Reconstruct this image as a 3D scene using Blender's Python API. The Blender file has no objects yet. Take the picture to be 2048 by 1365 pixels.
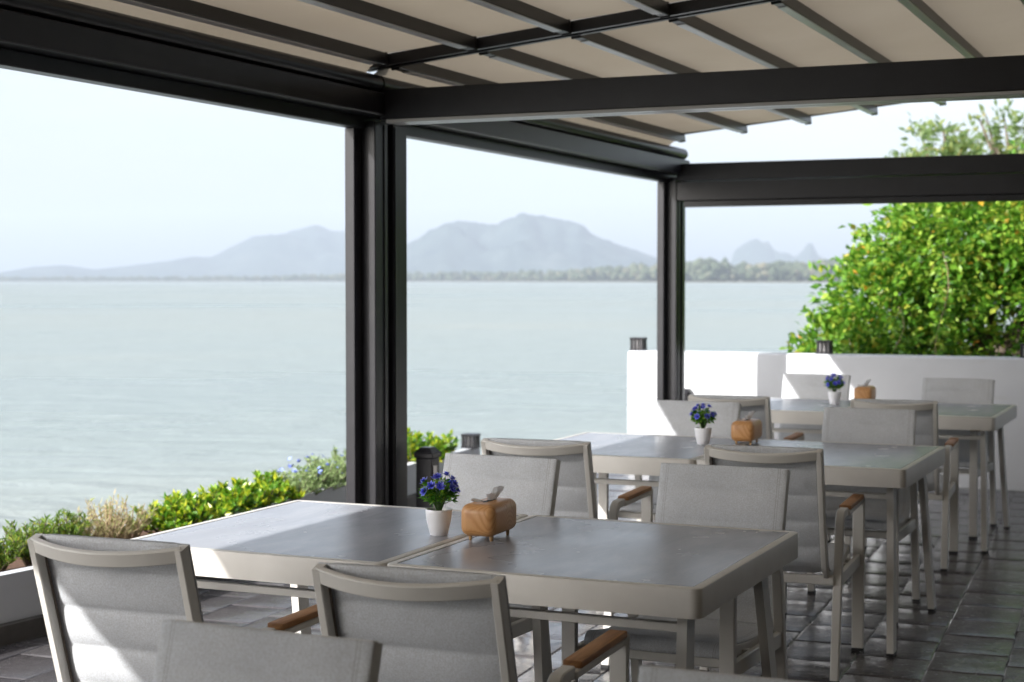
import bpy, bmesh, math, random
import numpy as np
from mathutils import Vector, Matrix, noise

# ------------------------------------------------------------------ camera
SC = bpy.context.scene
COL = SC.collection
YAW, PITCH = math.radians(23.9035), math.radians(-2.1299)
FPX, CX, CY, EYE = 3240.0, 1024.0, 682.5, 1.5
cam_d = bpy.data.cameras.new('camera'); cam = bpy.data.objects.new('camera', cam_d); COL.objects.link(cam)
cam.location = (0, 0, EYE)
cam.rotation_euler = (math.radians(90) + PITCH, 0, YAW)
cam_d.sensor_width = 36; cam_d.lens = FPX / 2048 * 36
cam_d.clip_start = 0.05; cam_d.clip_end = 40000
cam_d.dof.use_dof = True; cam_d.dof.focus_distance = 4.6; cam_d.dof.aperture_fstop = 4.6
SC.camera = cam

# ------------------------------------------------------------------ light
SUN_TRAVEL = Vector((0.55, 1.0, -0.705)).normalized()
elev = math.asin(-SUN_TRAVEL.z); azim = math.atan2(-SUN_TRAVEL.x, -SUN_TRAVEL.y)
W = bpy.data.worlds.new('World'); SC.world = W; W.use_nodes = True
nt = W.node_tree; nt.nodes.clear()
sky = nt.nodes.new('ShaderNodeTexSky'); sky.sky_type = 'NISHITA'; sky.sun_disc = False
sky.sun_elevation = elev; sky.sun_rotation = azim
sky.air_density = 1.0; sky.dust_density = 3.2; sky.ozone_density = 1.0; sky.altitude = 0
bg = nt.nodes.new('ShaderNodeBackground'); wo = nt.nodes.new('ShaderNodeOutputWorld')
bg.inputs[1].default_value = 0.15
tc = nt.nodes.new('ShaderNodeTexCoord'); mp = nt.nodes.new('ShaderNodeMapping')
mp.inputs['Scale'].default_value = (1.6, 1.6, 9.0)
cn = nt.nodes.new('ShaderNodeTexNoise'); cn.inputs['Scale'].default_value = 2.2; cn.inputs['Detail'].default_value = 7
cn.inputs['Roughness'].default_value = 0.62
cr = nt.nodes.new('ShaderNodeValToRGB'); cr.color_ramp.elements[0].position = 0.38; cr.color_ramp.elements[1].position = 0.72
cmul = nt.nodes.new('ShaderNodeMath'); cmul.operation = 'MULTIPLY'; cmul.inputs[1].default_value = 0.34
cmix = nt.nodes.new('ShaderNodeMix'); cmix.data_type = 'RGBA'
grey = nt.nodes.new('ShaderNodeRGBToBW'); gs = nt.nodes.new('ShaderNodeVectorMath'); gs.operation = 'SCALE'; gs.inputs[3].default_value = 1.0
whit = nt.nodes.new('ShaderNodeMix'); whit.data_type = 'RGBA'; whit.inputs[0].default_value = 1.0
L = nt.links.new
L(tc.outputs['Generated'], mp.inputs[0]); L(mp.outputs[0], cn.inputs['Vector']); L(cn.outputs['Fac'], cr.inputs[0])
L(cr.outputs[0], cmul.inputs[0])
hazy = nt.nodes.new('ShaderNodeMath'); hazy.operation = 'ADD'; hazy.inputs[1].default_value = 0.50   # thin high overcast veil
L(cmul.outputs[0], hazy.inputs[0]); L(hazy.outputs[0], cmix.inputs[0])
L(sky.outputs[0], cmix.inputs[6]); L(sky.outputs[0], grey.inputs[0])
comb = nt.nodes.new('ShaderNodeCombineColor')
for i, k in enumerate((1.22, 1.24, 1.29)):
    m = nt.nodes.new('ShaderNodeMath'); m.operation = 'MULTIPLY'; m.inputs[1].default_value = k
    L(grey.outputs[0], m.inputs[0]); L(m.outputs[0], comb.inputs[i])
L(comb.outputs[0], cmix.inputs[7])
L(cmix.outputs[2], bg.inputs[0]); L(bg.outputs[0], wo.inputs[0])

sun_d = bpy.data.lights.new('sun', 'SUN'); sun = bpy.data.objects.new('sun', sun_d); COL.objects.link(sun)
sun_d.energy = 5.0; sun_d.angle = math.radians(0.6); sun_d.color = (1.0, 0.975, 0.945)
sun.rotation_euler = SUN_TRAVEL.to_track_quat('-Z', 'Y').to_euler()
sun.location = (-20, -30, 30)

SC.view_settings.view_transform = 'Standard'; SC.view_settings.look = 'None'
SC.view_settings.exposure = 0.86; SC.view_settings.gamma = 1
SC.render.engine = 'CYCLES'
cy = SC.cycles
cy.use_denoising = True
try: cy.denoiser = 'OPENIMAGEDENOISE'
except Exception: pass
cy.max_bounces = 10; cy.diffuse_bounces = 4; cy.glossy_bounces = 4; cy.transmission_bounces = 6; cy.volume_bounces = 0
cy.transparent_max_bounces = 12; cy.caustics_reflective = False; cy.caustics_refractive = False
cy.sample_clamp_indirect = 6.0

# ------------------------------------------------------------------ pixel helpers (direction only)
def basis():
    fw = Vector((-math.sin(YAW) * math.cos(PITCH), math.cos(YAW) * math.cos(PITCH), math.sin(PITCH)))
    r = Vector((math.cos(YAW), math.sin(YAW), 0)); return fw, r, r.cross(fw)
FW, RT, UP = basis()
CAM = Vector((0, 0, EYE))
def proj(p):
    v = Vector(p) - CAM; z = v.dot(FW)
    return CX + FPX * v.dot(RT) / z, CY - FPX * v.dot(UP) / z, z
def far_point(px, dist):
    """ground position straight ahead of pixel column px at a chosen distance"""
    a = YAW - math.atan((px - CX) / FPX)
    return Vector((-math.sin(a) * dist, math.cos(a) * dist, 0))
def far_height(py, px, dist):
    return EYE + dist * math.cos(math.atan((px - CX) / FPX)) * (562.0 - py) / FPX

# ------------------------------------------------------------------ object helpers
def tag(o, label=None, cat=None, group=None, kind=None):
    if label: o['label'] = label
    if cat: o['category'] = cat
    if group: o['group'] = group
    if kind: o['kind'] = kind
    return o
def empty(name, loc=(0, 0, 0), rz=0, label=None, cat=None, group=None, kind=None):
    o = bpy.data.objects.new(name, None); COL.objects.link(o); o.empty_display_size = 0.1
    o.location = loc; o.rotation_euler = (0, 0, rz)
    return tag(o, label, cat, group, kind)
def link(name, me, parent=None, loc=(0, 0, 0), rot=(0, 0, 0)):
    o = bpy.data.objects.new(name, me); COL.objects.link(o)
    o.parent = parent; o.location = loc; o.rotation_euler = rot
    return o
def copy_tree(o, parent=None):
    c = o.copy(); COL.objects.link(c); c.parent = parent
    for ch in KIDS.get(o.name, []) or list(o.children): copy_tree(ch, c)
    return c
KIDS = {}

class MB:
    """collects shapes into one mesh"""
    def __init__(s): s.v = []; s.f = []; s.m = []; s.mi = 0
    def add(s, vs, fs):
        b = len(s.v); s.v.extend([tuple(p) for p in vs]); s.f.extend([tuple(i + b for i in f) for f in fs]); s.m.extend([s.mi] * len(fs)); return s
    def box(s, x0, x1, y0, y1, z0, z1, bev=0.0, seg=2):
        if bev <= 0:
            v = [(x0, y0, z0), (x1, y0, z0), (x1, y1, z0), (x0, y1, z0), (x0, y0, z1), (x1, y0, z1), (x1, y1, z1), (x0, y1, z1)]
            return s.add(v, [(0, 3, 2, 1), (4, 5, 6, 7), (0, 1, 5, 4), (1, 2, 6, 5), (2, 3, 7, 6), (3, 0, 4, 7)])
        bm = bmesh.new(); bmesh.ops.create_cube(bm, size=1)
        for p in bm.verts:
            p.co = Vector(((x0 + x1) / 2 + p.co.x * (x1 - x0), (y0 + y1) / 2 + p.co.y * (y1 - y0), (z0 + z1) / 2 + p.co.z * (z1 - z0)))
        bmesh.ops.bevel(bm, geom=bm.edges[:], offset=bev, segments=seg, profile=0.5, affect='EDGES', clamp_overlap=True)
        bm.verts.index_update()
        s.add([p.co[:] for p in bm.verts], [[q.index for q in f.verts] for f in bm.faces]); bm.free(); return s
    def sweep(s, pts, side, w, h, off=0.0, chamfer=0.0, cap=True):
        """rectangular bar along pts; side = fixed direction of the width; h across it, shifted by off along the normal"""
        pts = [Vector(p) for p in pts]; side = Vector(side).normalized(); n = len(pts); rings = []
        c = chamfer
        if c > 0: prof = [(-w/2 + c, -h/2), (w/2 - c, -h/2), (w/2, -h/2 + c), (w/2, h/2 - c), (w/2 - c, h/2), (-w/2 + c, h/2), (-w/2, h/2 - c), (-w/2, -h/2 + c)]
        else: prof = [(-w/2, -h/2), (w/2, -h/2), (w/2, h/2), (-w/2, h/2)]
        for i, p in enumerate(pts):
            a = (pts[i] - pts[i-1]).normalized() if i > 0 else None
            b = (pts[i+1] - pts[i]).normalized() if i < n - 1 else None
            t = ((a or b) + (b or a)).normalized()
            nn = t.cross(side).normalized(); k = 1.0
            if a and b: k = 1.0 / max(0.3, math.cos(a.angle(b) / 2))
            rings.append([p + side * x + nn * (y + off) * k for x, y in prof])
        m = len(prof); vs = [q for r in rings for q in r]; fs = []
        for i in range(n - 1):
            for j in range(m): fs.append((i*m + j, i*m + (j+1) % m, (i+1)*m + (j+1) % m, (i+1)*m + j))
        if cap: fs.append(tuple(range(m))[::-1]); fs.append(tuple((n-1)*m + j for j in range(m)))
        return s.add(vs, fs)
    def lathe(s, prof, n=24, c=(0, 0, 0)):
        vs = []; fs = []; k = len(prof)
        for i in range(n):
            a = 2 * math.pi * i / n
            for r, z in prof: vs.append((c[0] + r * math.cos(a), c[1] + r * math.sin(a), c[2] + z))
        for i in range(n):
            for j in range(k - 1):
                fs.append((i*k + j, ((i+1) % n)*k + j, ((i+1) % n)*k + j + 1, i*k + j + 1))
        return s.add(vs, fs)
    def tube(s, pts, r, n=6):
        pts = [Vector(p) for p in pts]; k = len(pts); vs = []; fs = []
        rr = r if isinstance(r, (list, tuple)) else [r] * k
        for i, p in enumerate(pts):
            t = (pts[min(i+1, k-1)] - pts[max(i-1, 0)]).normalized()
            u = t.cross(Vector((0.31, 0.17, 0.93))).normalized(); w = t.cross(u)
            for j in range(n):
                a = 2 * math.pi * j / n; vs.append(p + (u * math.cos(a) + w * math.sin(a)) * rr[i])
        for i in range(k - 1):
            for j in range(n): fs.append((i*n + j, i*n + (j+1) % n, (i+1)*n + (j+1) % n, (i+1)*n + j))
        fs.append(tuple(range(n))[::-1]); fs.append(tuple((k-1)*n + j for j in range(n)))
        return s.add(vs, fs)
    def mesh(s, name, mats, smooth=False, angle=None):
        me = bpy.data.meshes.new(name); me.from_pydata(s.v, [], s.f)
        for m in (mats if isinstance(mats, (list, tuple)) else [mats]): me.materials.append(m)
        me.polygons.foreach_set('material_index', s.m)
        bm = bmesh.new(); bm.from_mesh(me); bmesh.ops.recalc_face_normals(bm, faces=bm.faces); bm.to_mesh(me); bm.free()
        if smooth or angle: me.polygons.foreach_set('use_smooth', [True] * len(me.polygons))
        if angle:
            try: me.set_sharp_from_angle(angle=math.radians(angle))
            except Exception: pass
        me.update(); return me
    def obj(s, name, mats, parent=None, smooth=False, angle=None, loc=(0, 0, 0), rot=(0, 0, 0)):
        return link(name, s.mesh(name, mats, smooth, angle), parent, loc, rot)

# ------------------------------------------------------------------ materials
def mat(name, col=(0.5, 0.5, 0.5), rough=0.5, metal=0.0, spec=0.5, build=None, coat=0.0):
    m = bpy.data.materials.new(name); m.use_nodes = True; t = m.node_tree; b = t.nodes['Principled BSDF']
    b.inputs['Base Color'].default_value = (*col, 1); b.inputs['Roughness'].default_value = rough
    b.inputs['Metallic'].default_value = metal; b.inputs['Specular IOR Level'].default_value = spec
    b.inputs['Coat Weight'].default_value = coat
    if build: build(t, b)
    return m
def N(t, typ, **kw):
    n = t.nodes.new(typ)
    for k, v in kw.items(): setattr(n, k, v)
    return n
def coords(t, scale=(1, 1, 1), kind='Object', rot=(0, 0, 0)):
    c = N(t, 'ShaderNodeTexCoord'); m = N(t, 'ShaderNodeMapping'); m.inputs['Scale'].default_value = scale; m.inputs['Rotation'].default_value = rot
    t.links.new(c.outputs[kind], m.inputs[0]); return m.outputs[0]
def noise_tex(t, vec, scale, detail=4, rough=0.55, dist=0.0):
    n = N(t, 'ShaderNodeTexNoise'); n.inputs['Scale'].default_value = scale; n.inputs['Detail'].default_value = detail
    n.inputs['Roughness'].default_value = rough; n.inputs['Distortion'].default_value = dist
    t.links.new(vec, n.inputs['Vector']); return n.outputs['Fac']
def ramp(t, fac, stops):
    r = N(t, 'ShaderNodeValToRGB'); e = r.color_ramp.elements
    while len(e) < len(stops): e.new(0.5)
    for i, (p, c) in enumerate(stops): e[i].position = p; e[i].color = (*c, 1) if len(c) == 3 else c
    t.links.new(fac, r.inputs[0]); return r.outputs[0]
def maprange(t, v, a, b, c, d):
    n = N(t, 'ShaderNodeMapRange'); t.links.new(v, n.inputs[0])
    for i, x in enumerate((a, b, c, d)): n.inputs[i+1].default_value = x
    return n.outputs[0]
def math2(t, op, a, b):
    n = N(t, 'ShaderNodeMath', operation=op)
    for i, x in enumerate((a, b)):
        if isinstance(x, (int, float)): n.inputs[i].default_value = x
        else: t.links.new(x, n.inputs[i])
    return n.outputs[0]
def bump(t, b, h, strength=0.3, dist=0.01):
    n = N(t, 'ShaderNodeBump'); n.inputs['Strength'].default_value = strength; n.inputs['Distance'].default_value = dist
    t.links.new(h, n.inputs['Height']); t.links.new(n.outputs[0], b.inputs['Normal'])
def mixc(t, fac, a, b, blend='MIX'):
    n = N(t, 'ShaderNodeMix', data_type='RGBA', blend_type=blend)
    if isinstance(fac, (int, float)): n.inputs[0].default_value = fac
    else: t.links.new(fac, n.inputs[0])
    for i, x in ((6, a), (7, b)):
        if isinstance(x, tuple): n.inputs[i].default_value = (*x, 1)
        else: t.links.new(x, n.inputs[i])
    return n.outputs[2]

def b_powder(c0, c1):
    def f(t, b):
        v = coords(t); t.links.new(ramp(t, noise_tex(t, v, 9, 5), [(0.3, c0), (0.7, c1)]), b.inputs['Base Color'])
        bump(t, b, noise_tex(t, v, 900, 2), 0.08, 0.001)
    return f
M_FRAME = mat('powder_coat_taupe', (0.47, 0.44, 0.39), 0.42, build=b_powder((0.555, 0.535, 0.495), (0.605, 0.585, 0.545)))
M_DARK = mat('anthracite_aluminium', (0.035, 0.034, 0.038), 0.36, spec=0.4, build=b_powder((0.011, 0.011, 0.0135), (0.017, 0.0165, 0.020)))
M_BLACK = mat('black_rubber', (0.012, 0.012, 0.013), 0.6)
M_BARSTRIP = mat('bare_aluminium', (0.62, 0.61, 0.60), 0.28, metal=0.0, spec=0.6)

def b_sling(t, b):
    v = coords(t)
    w1 = N(t, 'ShaderNodeTexWave', wave_type='BANDS', bands_direction='X'); w1.inputs['Scale'].default_value = 105
    w2 = N(t, 'ShaderNodeTexWave', wave_type='BANDS', bands_direction='Z'); w2.inputs['Scale'].default_value = 90
    t.links.new(v, w1.inputs[0]); t.links.new(v, w2.inputs[0])
    wv = math2(t, 'MULTIPLY', w1.outputs['Fac'], w2.outputs['Fac'])
    n = noise_tex(t, v, 14, 4); n2 = noise_tex(t, v, 260, 2)
    base = ramp(t, n, [(0.3, (0.53, 0.555, 0.59)), (0.7, (0.60, 0.625, 0.66))])
    fleck = mixc(t, maprange(t, n2, 0.35, 0.65, 0, 0.6), base, (0.38, 0.38, 0.375))
    t.links.new(mixc(t, math2(t, 'MULTIPLY', wv, 0.25), fleck, (0.64, 0.64, 0.635)), b.inputs['Base Color'])
    bump(t, b, wv, 0.45, 0.0012)
    sx_ = N(t, 'ShaderNodeSeparateXYZ'); t.links.new(v, sx_.inputs[0]); ax = math2(t, 'ABSOLUTE', sx_.outputs[0], 0)
    l1 = math2(t, 'LESS_THAN', math2(t, 'ABSOLUTE', math2(t, 'SUBTRACT', ax, 0.189), 0), 0.0011)
    l2 = math2(t, 'LESS_THAN', math2(t, 'ABSOLUTE', math2(t, 'SUBTRACT', ax, 0.196), 0), 0.0009)
    prev = b.inputs['Base Color'].links[0].from_socket
    t.links.new(mixc(t, math2(t, 'MULTIPLY', math2(t, 'MAXIMUM', l1, l2), 0.45), prev, (0.22, 0.21, 0.2)), b.inputs['Base Color'])
M_SLING = mat('woven_sling_fabric', (0.55, 0.55, 0.54), 0.75, spec=0.25, build=b_sling)
M_PIPING = mat('brown_piping', (0.23, 0.19, 0.16), 0.8)

def b_teak(t, b):
    v = coords(t, (30, 3, 30)); n = noise_tex(t, v, 2.2, 6, 0.6, 0.6)
    t.links.new(ramp(t, n, [(0.3, (0.22, 0.095, 0.03)), (0.55, (0.36, 0.17, 0.06)), (0.75, (0.46, 0.245, 0.10))]), b.inputs['Base Color'])
    bump(t, b, n, 0.12, 0.002)
M_TEAK = mat('teak', (0.35, 0.17, 0.06), 0.5, build=b_teak)

def b_top(t, b):
    v = coords(t, (1.0, 0.3, 1), rot=(0, 0, math.radians(-50))); v2 = coords(t)
    s = noise_tex(t, v, 9, 8, 0.66, 0.35); g = noise_tex(t, v2, 2.6, 5); f = noise_tex(t, v2, 120, 3)
    c = ramp(t, s, [(0.3, (0.23, 0.25, 0.295)), (0.5, (0.29, 0.31, 0.355)), (0.7, (0.38, 0.395, 0.435))])
    c = mixc(t, maprange(t, g, 0.35, 0.7, 0.0, 0.6), c, (0.30, 0.31, 0.335))
    t.links.new(mixc(t, maprange(t, f, 0.4, 0.7, 0.0, 0.12), c, (0.45, 0.45, 0.46)), b.inputs['Base Color'])
    t.links.new(maprange(t, g, 0.3, 0.7, 0.22, 0.30), b.inputs['Roughness'])
M_TOP = mat('slate_laminate', (0.2, 0.2, 0.22), 0.34, spec=0.5, build=b_top)

def b_slab(t, b):
    v = coords(t, kind='Object'); oi = N(t, 'ShaderNodeObjectInfo'); gi = N(t, 'ShaderNodeNewGeometry')
    add = N(t, 'ShaderNodeVectorMath', operation='ADD'); gp = N(t, 'ShaderNodeNewGeometry')
    p = gp.outputs['Position']
    n1 = noise_tex(t, p, 3.2, 6, 0.6); n2 = noise_tex(t, p, 26, 7, 0.7, 0.7); n3 = noise_tex(t, p, 1.1, 3)
    rnd = math2(t, 'FRACT', math2(t, 'ADD', oi.outputs['Random'], gi.outputs['Random Per Island']), 0)
    c = ramp(t, n1, [(0.25, (0.048, 0.044, 0.048)), (0.5, (0.068, 0.064, 0.067)), (0.75, (0.108, 0.103, 0.102))])
    c = mixc(t, maprange(t, rnd, 0, 1, 0.0, 0.5), c, (0.062, 0.054, 0.056))
    c = mixc(t, maprange(t, n2, 0.55, 0.85, 0.0, 0.3), c, (0.175, 0.165, 0.155))
    t.links.new(c, b.inputs['Base Color'])
    t.links.new(maprange(t, n2, 0.3, 0.75, 0.13, 0.34), b.inputs['Roughness'])
    m = N(t, 'ShaderNodeTexVoronoi', feature='F1'); m.inputs['Scale'].default_value = 9
    dn = N(t, 'ShaderNodeTexNoise'); dn.inputs['Scale'].default_value = 7; dn.inputs['Detail'].default_value = 5
    t.links.new(p, dn.inputs['Vector']); mv = N(t, 'ShaderNodeVectorMath', operation='MULTIPLY_ADD')
    t.links.new(dn.outputs['Color'], mv.inputs[0]); mv.inputs[1].default_value = (0.35, 0.35, 0.35); t.links.new(p, mv.inputs[2])
    t.links.new(mv.outputs[0], m.inputs['Vector'])
    bump(t, b, math2(t, 'ADD', math2(t, 'MULTIPLY', n2, 0.55), math2(t, 'MULTIPLY', m.outputs['Distance'], 0.9)), 0.30, 0.007)
M_SLAB = mat('stamped_slate_concrete', (0.1, 0.09, 0.09), 0.3, spec=0.55, build=b_slab)
M_GROUT = mat('dark_grout', (0.05, 0.046, 0.044), 0.6)

def b_wall(t, b):
    v = coords(t); n = noise_tex(t, v, 2.0, 6, 0.6); n2 = noise_tex(t, v, 34, 5)
    vs = coords(t, (1.3, 1.3, 7)); st = noise_tex(t, vs, 1.6, 5, 0.65)
    c = ramp(t, n, [(0.3, (0.53, 0.545, 0.57)), (0.7, (0.59, 0.605, 0.63))])
    c = mixc(t, maprange(t, st, 0.58, 0.8, 0.0, 0.4), c, (0.44, 0.41, 0.36))
    t.links.new(c, b.inputs['Base Color']); bump(t, b, n2, 0.15, 0.004)
M_WALL = mat('white_painted_render', (0.78, 0.78, 0.78), 0.7, build=b_wall)
M_SKIRT = mat('dark_stone', (0.07, 0.062, 0.055), 0.6, build=b_powder((0.055, 0.05, 0.045), (0.10, 0.09, 0.08)))
def b_soil(t, b):
    v = coords(t); n = noise_tex(t, v, 40, 5, 0.7)
    t.links.new(ramp(t, n, [(0.3, (0.06, 0.03, 0.018)), (0.7, (0.19, 0.10, 0.06))]), b.inputs['Base Color']); bump(t, b, n, 0.8, 0.03)
M_SOIL = mat('soil_chips', (0.1, 0.06, 0.04), 0.9, build=b_soil)

def b_roof(t, b):
    v = coords(t)
    w = N(t, 'ShaderNodeTexWave', wave_type='BANDS', bands_direction='Y'); w.inputs['Scale'].default_value = 26; w.inputs['Distortion'].default_value = 0.2
    t.links.new(v, w.inputs[0]); n = noise_tex(t, v, 1.3, 4)
    c = ramp(t, n, [(0.3, (0.56, 0.475, 0.36)), (0.7, (0.63, 0.545, 0.425))])
    c = mixc(t, math2(t, 'MULTIPLY', w.outputs['Fac'], 0.16), c, (0.48, 0.42, 0.34))
    t.links.new(c, b.inputs['Base Color']); bump(t, b, w.outputs['Fac'], 0.2, 0.002)
    tr = N(t, 'ShaderNodeBsdfTranslucent'); t.links.new(mixc(t, 0.0, c, (1.0, 1.0, 1.0)), tr.inputs[0])
    mx = N(t, 'ShaderNodeMixShader'); mx.inputs[0].default_value = 0.14
    out = t.nodes['Material Output']; t.links.new(b.outputs[0], mx.inputs[1]); t.links.new(tr.outputs[0], mx.inputs[2]); t.links.new(mx.outputs[0], out.inputs[0])
M_ROOF = mat('beige_awning_fabric', (0.6, 0.54, 0.45), 0.8, spec=0.15, build=b_roof)

def leaf_mat(name, stops, trans=0.45, rough=0.42):
    def f(t, b):
        gi = N(t, 'ShaderNodeNewGeometry')
        c = ramp(t, gi.outputs['Random Per Island'], stops)
        t.links.new(c, b.inputs['Base Color'])
        tr = N(t, 'ShaderNodeBsdfTranslucent'); t.links.new(mixc(t, 0.35, c, (0.55, 0.75, 0.08), 'MULTIPLY'), tr.inputs[0])
        sc = N(t, 'ShaderNodeVectorMath', operation='SCALE'); sc.inputs[3].default_value = 1.6
        t.links.new(c, sc.inputs[0]); t.links.new(sc.outputs[0], tr.inputs[0])
        mx = N(t, 'ShaderNodeMixShader'); mx.inputs[0].default_value = trans
        out = t.nodes['Material Output']; t.links.new(b.outputs[0], mx.inputs[1]); t.links.new(tr.outputs[0], mx.inputs[2]); t.links.new(mx.outputs[0], out.inputs[0])
    return mat(name, (0.1, 0.2, 0.03), rough, spec=0.5, build=f)
M_BUSH = leaf_mat('vine_leaves', [(0.0, (0.035, 0.11, 0.010)), (0.3, (0.08, 0.21, 0.016)), (0.65, (0.17, 0.33, 0.030)), (0.88, (0.33, 0.45, 0.06)), (0.992, (0.34, 0.33, 0.04)), (1.0, (0.55, 0.25, 0.02))], 0.3)
M_TREE = leaf_mat('tree_leaves', [(0.0, (0.13, 0.20, 0.07)), (0.6, (0.20, 0.28, 0.11)), (0.92, (0.29, 0.33, 0.10)), (1.0, (0.45, 0.38, 0.12))], 0.55)
M_GLOSSY = leaf_mat('glossy_leaves', [(0.0, (0.06, 0.16, 0.01)), (0.45, (0.12, 0.27, 0.02)), (0.7, (0.32, 0.42, 0.03)), (1.0, (0.52, 0.52, 0.04))], 0.35, 0.3)
M_GREYLEAF = leaf_mat('grey_green_leaves', [(0.0, (0.17, 0.25, 0.09)), (1.0, (0.34, 0.43, 0.19))], 0.4, 0.6)
M_NEEDLE = leaf_mat('fine_green_leaves', [(0.0, (0.07, 0.15, 0.02)), (0.7, (0.16, 0.25, 0.03)), (1.0, (0.33, 0.34, 0.05))], 0.4, 0.5)
M_DRY = leaf_mat('dry_leaves', [(0.0, (0.24, 0.30, 0.08)), (0.45, (0.38, 0.36, 0.16)), (1.0, (0.50, 0.40, 0.25))], 0.35, 0.6)
M_POTLEAF = leaf_mat('plastic_leaves', [(0.0, (0.04, 0.17, 0.014)), (0.6, (0.09, 0.30, 0.025)), (1.0, (0.27, 0.45, 0.04))], 0.3, 0.38)
M_BARK = mat('bark', (0.11, 0.085, 0.06), 0.85, build=b_powder((0.07, 0.055, 0.04), (0.17, 0.13, 0.095)))
M_TWIG = mat('pale_twig', (0.30, 0.22, 0.13), 0.8)
M_STEM = mat('green_stem', (0.05, 0.11, 0.02), 0.5)
M_POT = mat('white_ceramic', (0.87, 0.875, 0.90), 0.3, spec=0.5)
M_MOSS = mat('moss', (0.16, 0.22, 0.02), 0.95, build=lambda t, b: bump(t, b, noise_tex(t, coords(t), 400, 4), 1.0, 0.004))
def b_petal(t, b):
    at = N(t, 'ShaderNodeAttribute', attribute_name='tip'); 
    t.links.new(ramp(t, at.outputs['Fac'], [(0.0, (0.025, 0.02, 0.22)), (0.4, (0.06, 0.08, 0.66)), (0.78, (0.16, 0.19, 0.82)), (1.0, (0.68, 0.69, 0.92))]), b.inputs['Base Color'])
M_PETAL = mat('blue_petal', (0.08, 0.08, 0.5), 0.45, build=b_petal)
M_BLUEFLOWER = mat('pale_blue_petal', (0.22, 0.28, 0.75), 0.5)
def b_wood(t, b):
    v = coords(t, (1, 1, 1), rot=(0.06, 0.40, 0.0)); mv = N(t, 'ShaderNodeVectorMath', operation='ADD'); mv.inputs[1].default_value = (0.0, -0.02, 0.0)
    t.links.new(v, mv.inputs[0])
    w = N(t, 'ShaderNodeTexWave', wave_type='RINGS', rings_direction='Z', wave_profile='SIN'); w.inputs['Scale'].default_value = 60; w.inputs['Distortion'].default_value = 2.6
    w.inputs['Detail'].default_value = 3; w.inputs['Detail Scale'].default_value = 0.35
    t.links.new(mv.outputs[0], w.inputs[0])
    fine = noise_tex(t, coords(t, (160, 160, 9), rot=(0.1, 0.05, 0)), 3, 4)
    c = ramp(t, w.outputs['Fac'], [(0.0, (0.62, 0.34, 0.145)), (0.6, (0.58, 0.30, 0.115)), (1.0, (0.50, 0.235, 0.08))])
    t.links.new(mixc(t, maprange(t, fine, 0.35, 0.7, 0, 0.35), c, (0.40, 0.18, 0.06)), b.inputs['Base Color'])
M_WOOD = mat('varnished_beech', (0.5, 0.26, 0.1), 0.36, build=b_wood)
M_FOOTWOOD = mat('pale_wood_peg', (0.52, 0.32, 0.15), 0.45)
def b_tissue(t, b):
    tr = N(t, 'ShaderNodeBsdfTranslucent'); tr.inputs[0].default_value = (.85, .85, .85, 1); mx = N(t, 'ShaderNodeMixShader'); mx.inputs[0].default_value = .25
    t.links.new(b.outputs[0], mx.inputs[1]); t.links.new(tr.outputs[0], mx.inputs[2]); t.links.new(mx.outputs[0], t.nodes['Material Output'].inputs[0])
M_TISSUE = mat('white_tissue', (0.85, 0.85, 0.85), 0.9, spec=0.1, build=b_tissue)
M_LENS = mat('frosted_lens', (0.62, 0.60, 0.60), 0.25)

def b_sea(t, b):
    g = N(t, 'ShaderNodeNewGeometry'); mpn = N(t, 'ShaderNodeMapping'); mpn.inputs['Scale'].default_value = (1.0, 1.0, 1.0); mpn.inputs['Rotation'].default_value = (0, 0, -YAW)
    t.links.new(g.outputs['Position'], mpn.inputs[0])
    m2 = N(t, 'ShaderNodeMapping'); m2.inputs['Scale'].default_value = (0.22, 0.75, 1); t.links.new(mpn.outputs[0], m2.inputs[0])
    m3 = N(t, 'ShaderNodeMapping'); m3.inputs['Scale'].default_value = (0.012, 0.03, 1); t.links.new(mpn.outputs[0], m3.inputs[0])
    n1 = noise_tex(t, m2.outputs[0], 1.6, 6, 0.62, 0.4); n2 = noise_tex(t, m3.outputs[0], 1.0, 6, 0.65, 0.5)
    t.links.new(maprange(t, n2, 0.3, 0.7, 0.22, 0.42), b.inputs['Roughness'])
    c = ramp(t, n2, [(0.3, (0.205, 0.25, 0.242)), (0.5, (0.245, 0.285, 0.275)), (0.7, (0.29, 0.315, 0.295))])
    t.links.new(mixc(t, maprange(t, n1, 0.55, 0.8, 0, 0.35), c, (0.34, 0.365, 0.36)), b.inputs['Base Color'])
    bump(t, b, n1, 0.75, 0.5)
M_SEA = mat('turbid_sea_water', (0.3, 0.34, 0.3), 0.30, spec=0.5, build=b_sea); M_SEA.node_tree.nodes['Principled BSDF'].inputs['IOR'].default_value = 1.33
def b_hill(t, b):
    g = N(t, 'ShaderNodeNewGeometry'); n = noise_tex(t, g.outputs['Position'], 0.006, 7, 0.65)
    t.links.new(ramp(t, n, [(0.35, (0.018, 0.032, 0.034)), (0.55, (0.04, 0.058, 0.052)), (0.75, (0.095, 0.105, 0.095))]), b.inputs['Base Color'])
M_HILL = mat('forested_hillside', (0.06, 0.08, 0.04), 0.95, spec=0.1, build=b_hill)
M_FARTREE = mat('far_foliage', (0.08, 0.10, 0.04), 0.9, spec=0.1, build=lambda t, b: t.links.new(ramp(t, N(t, 'ShaderNodeNewGeometry').outputs['Random Per Island'], [(0, (0.045, 0.062, 0.035)), (0.7, (0.085, 0.10, 0.06)), (1, (0.15, 0.135, 0.085))]), b.inputs['Base Color']))
M_LAND = mat('scrub_ground', (0.12, 0.11, 0.07), 0.9)

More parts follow.
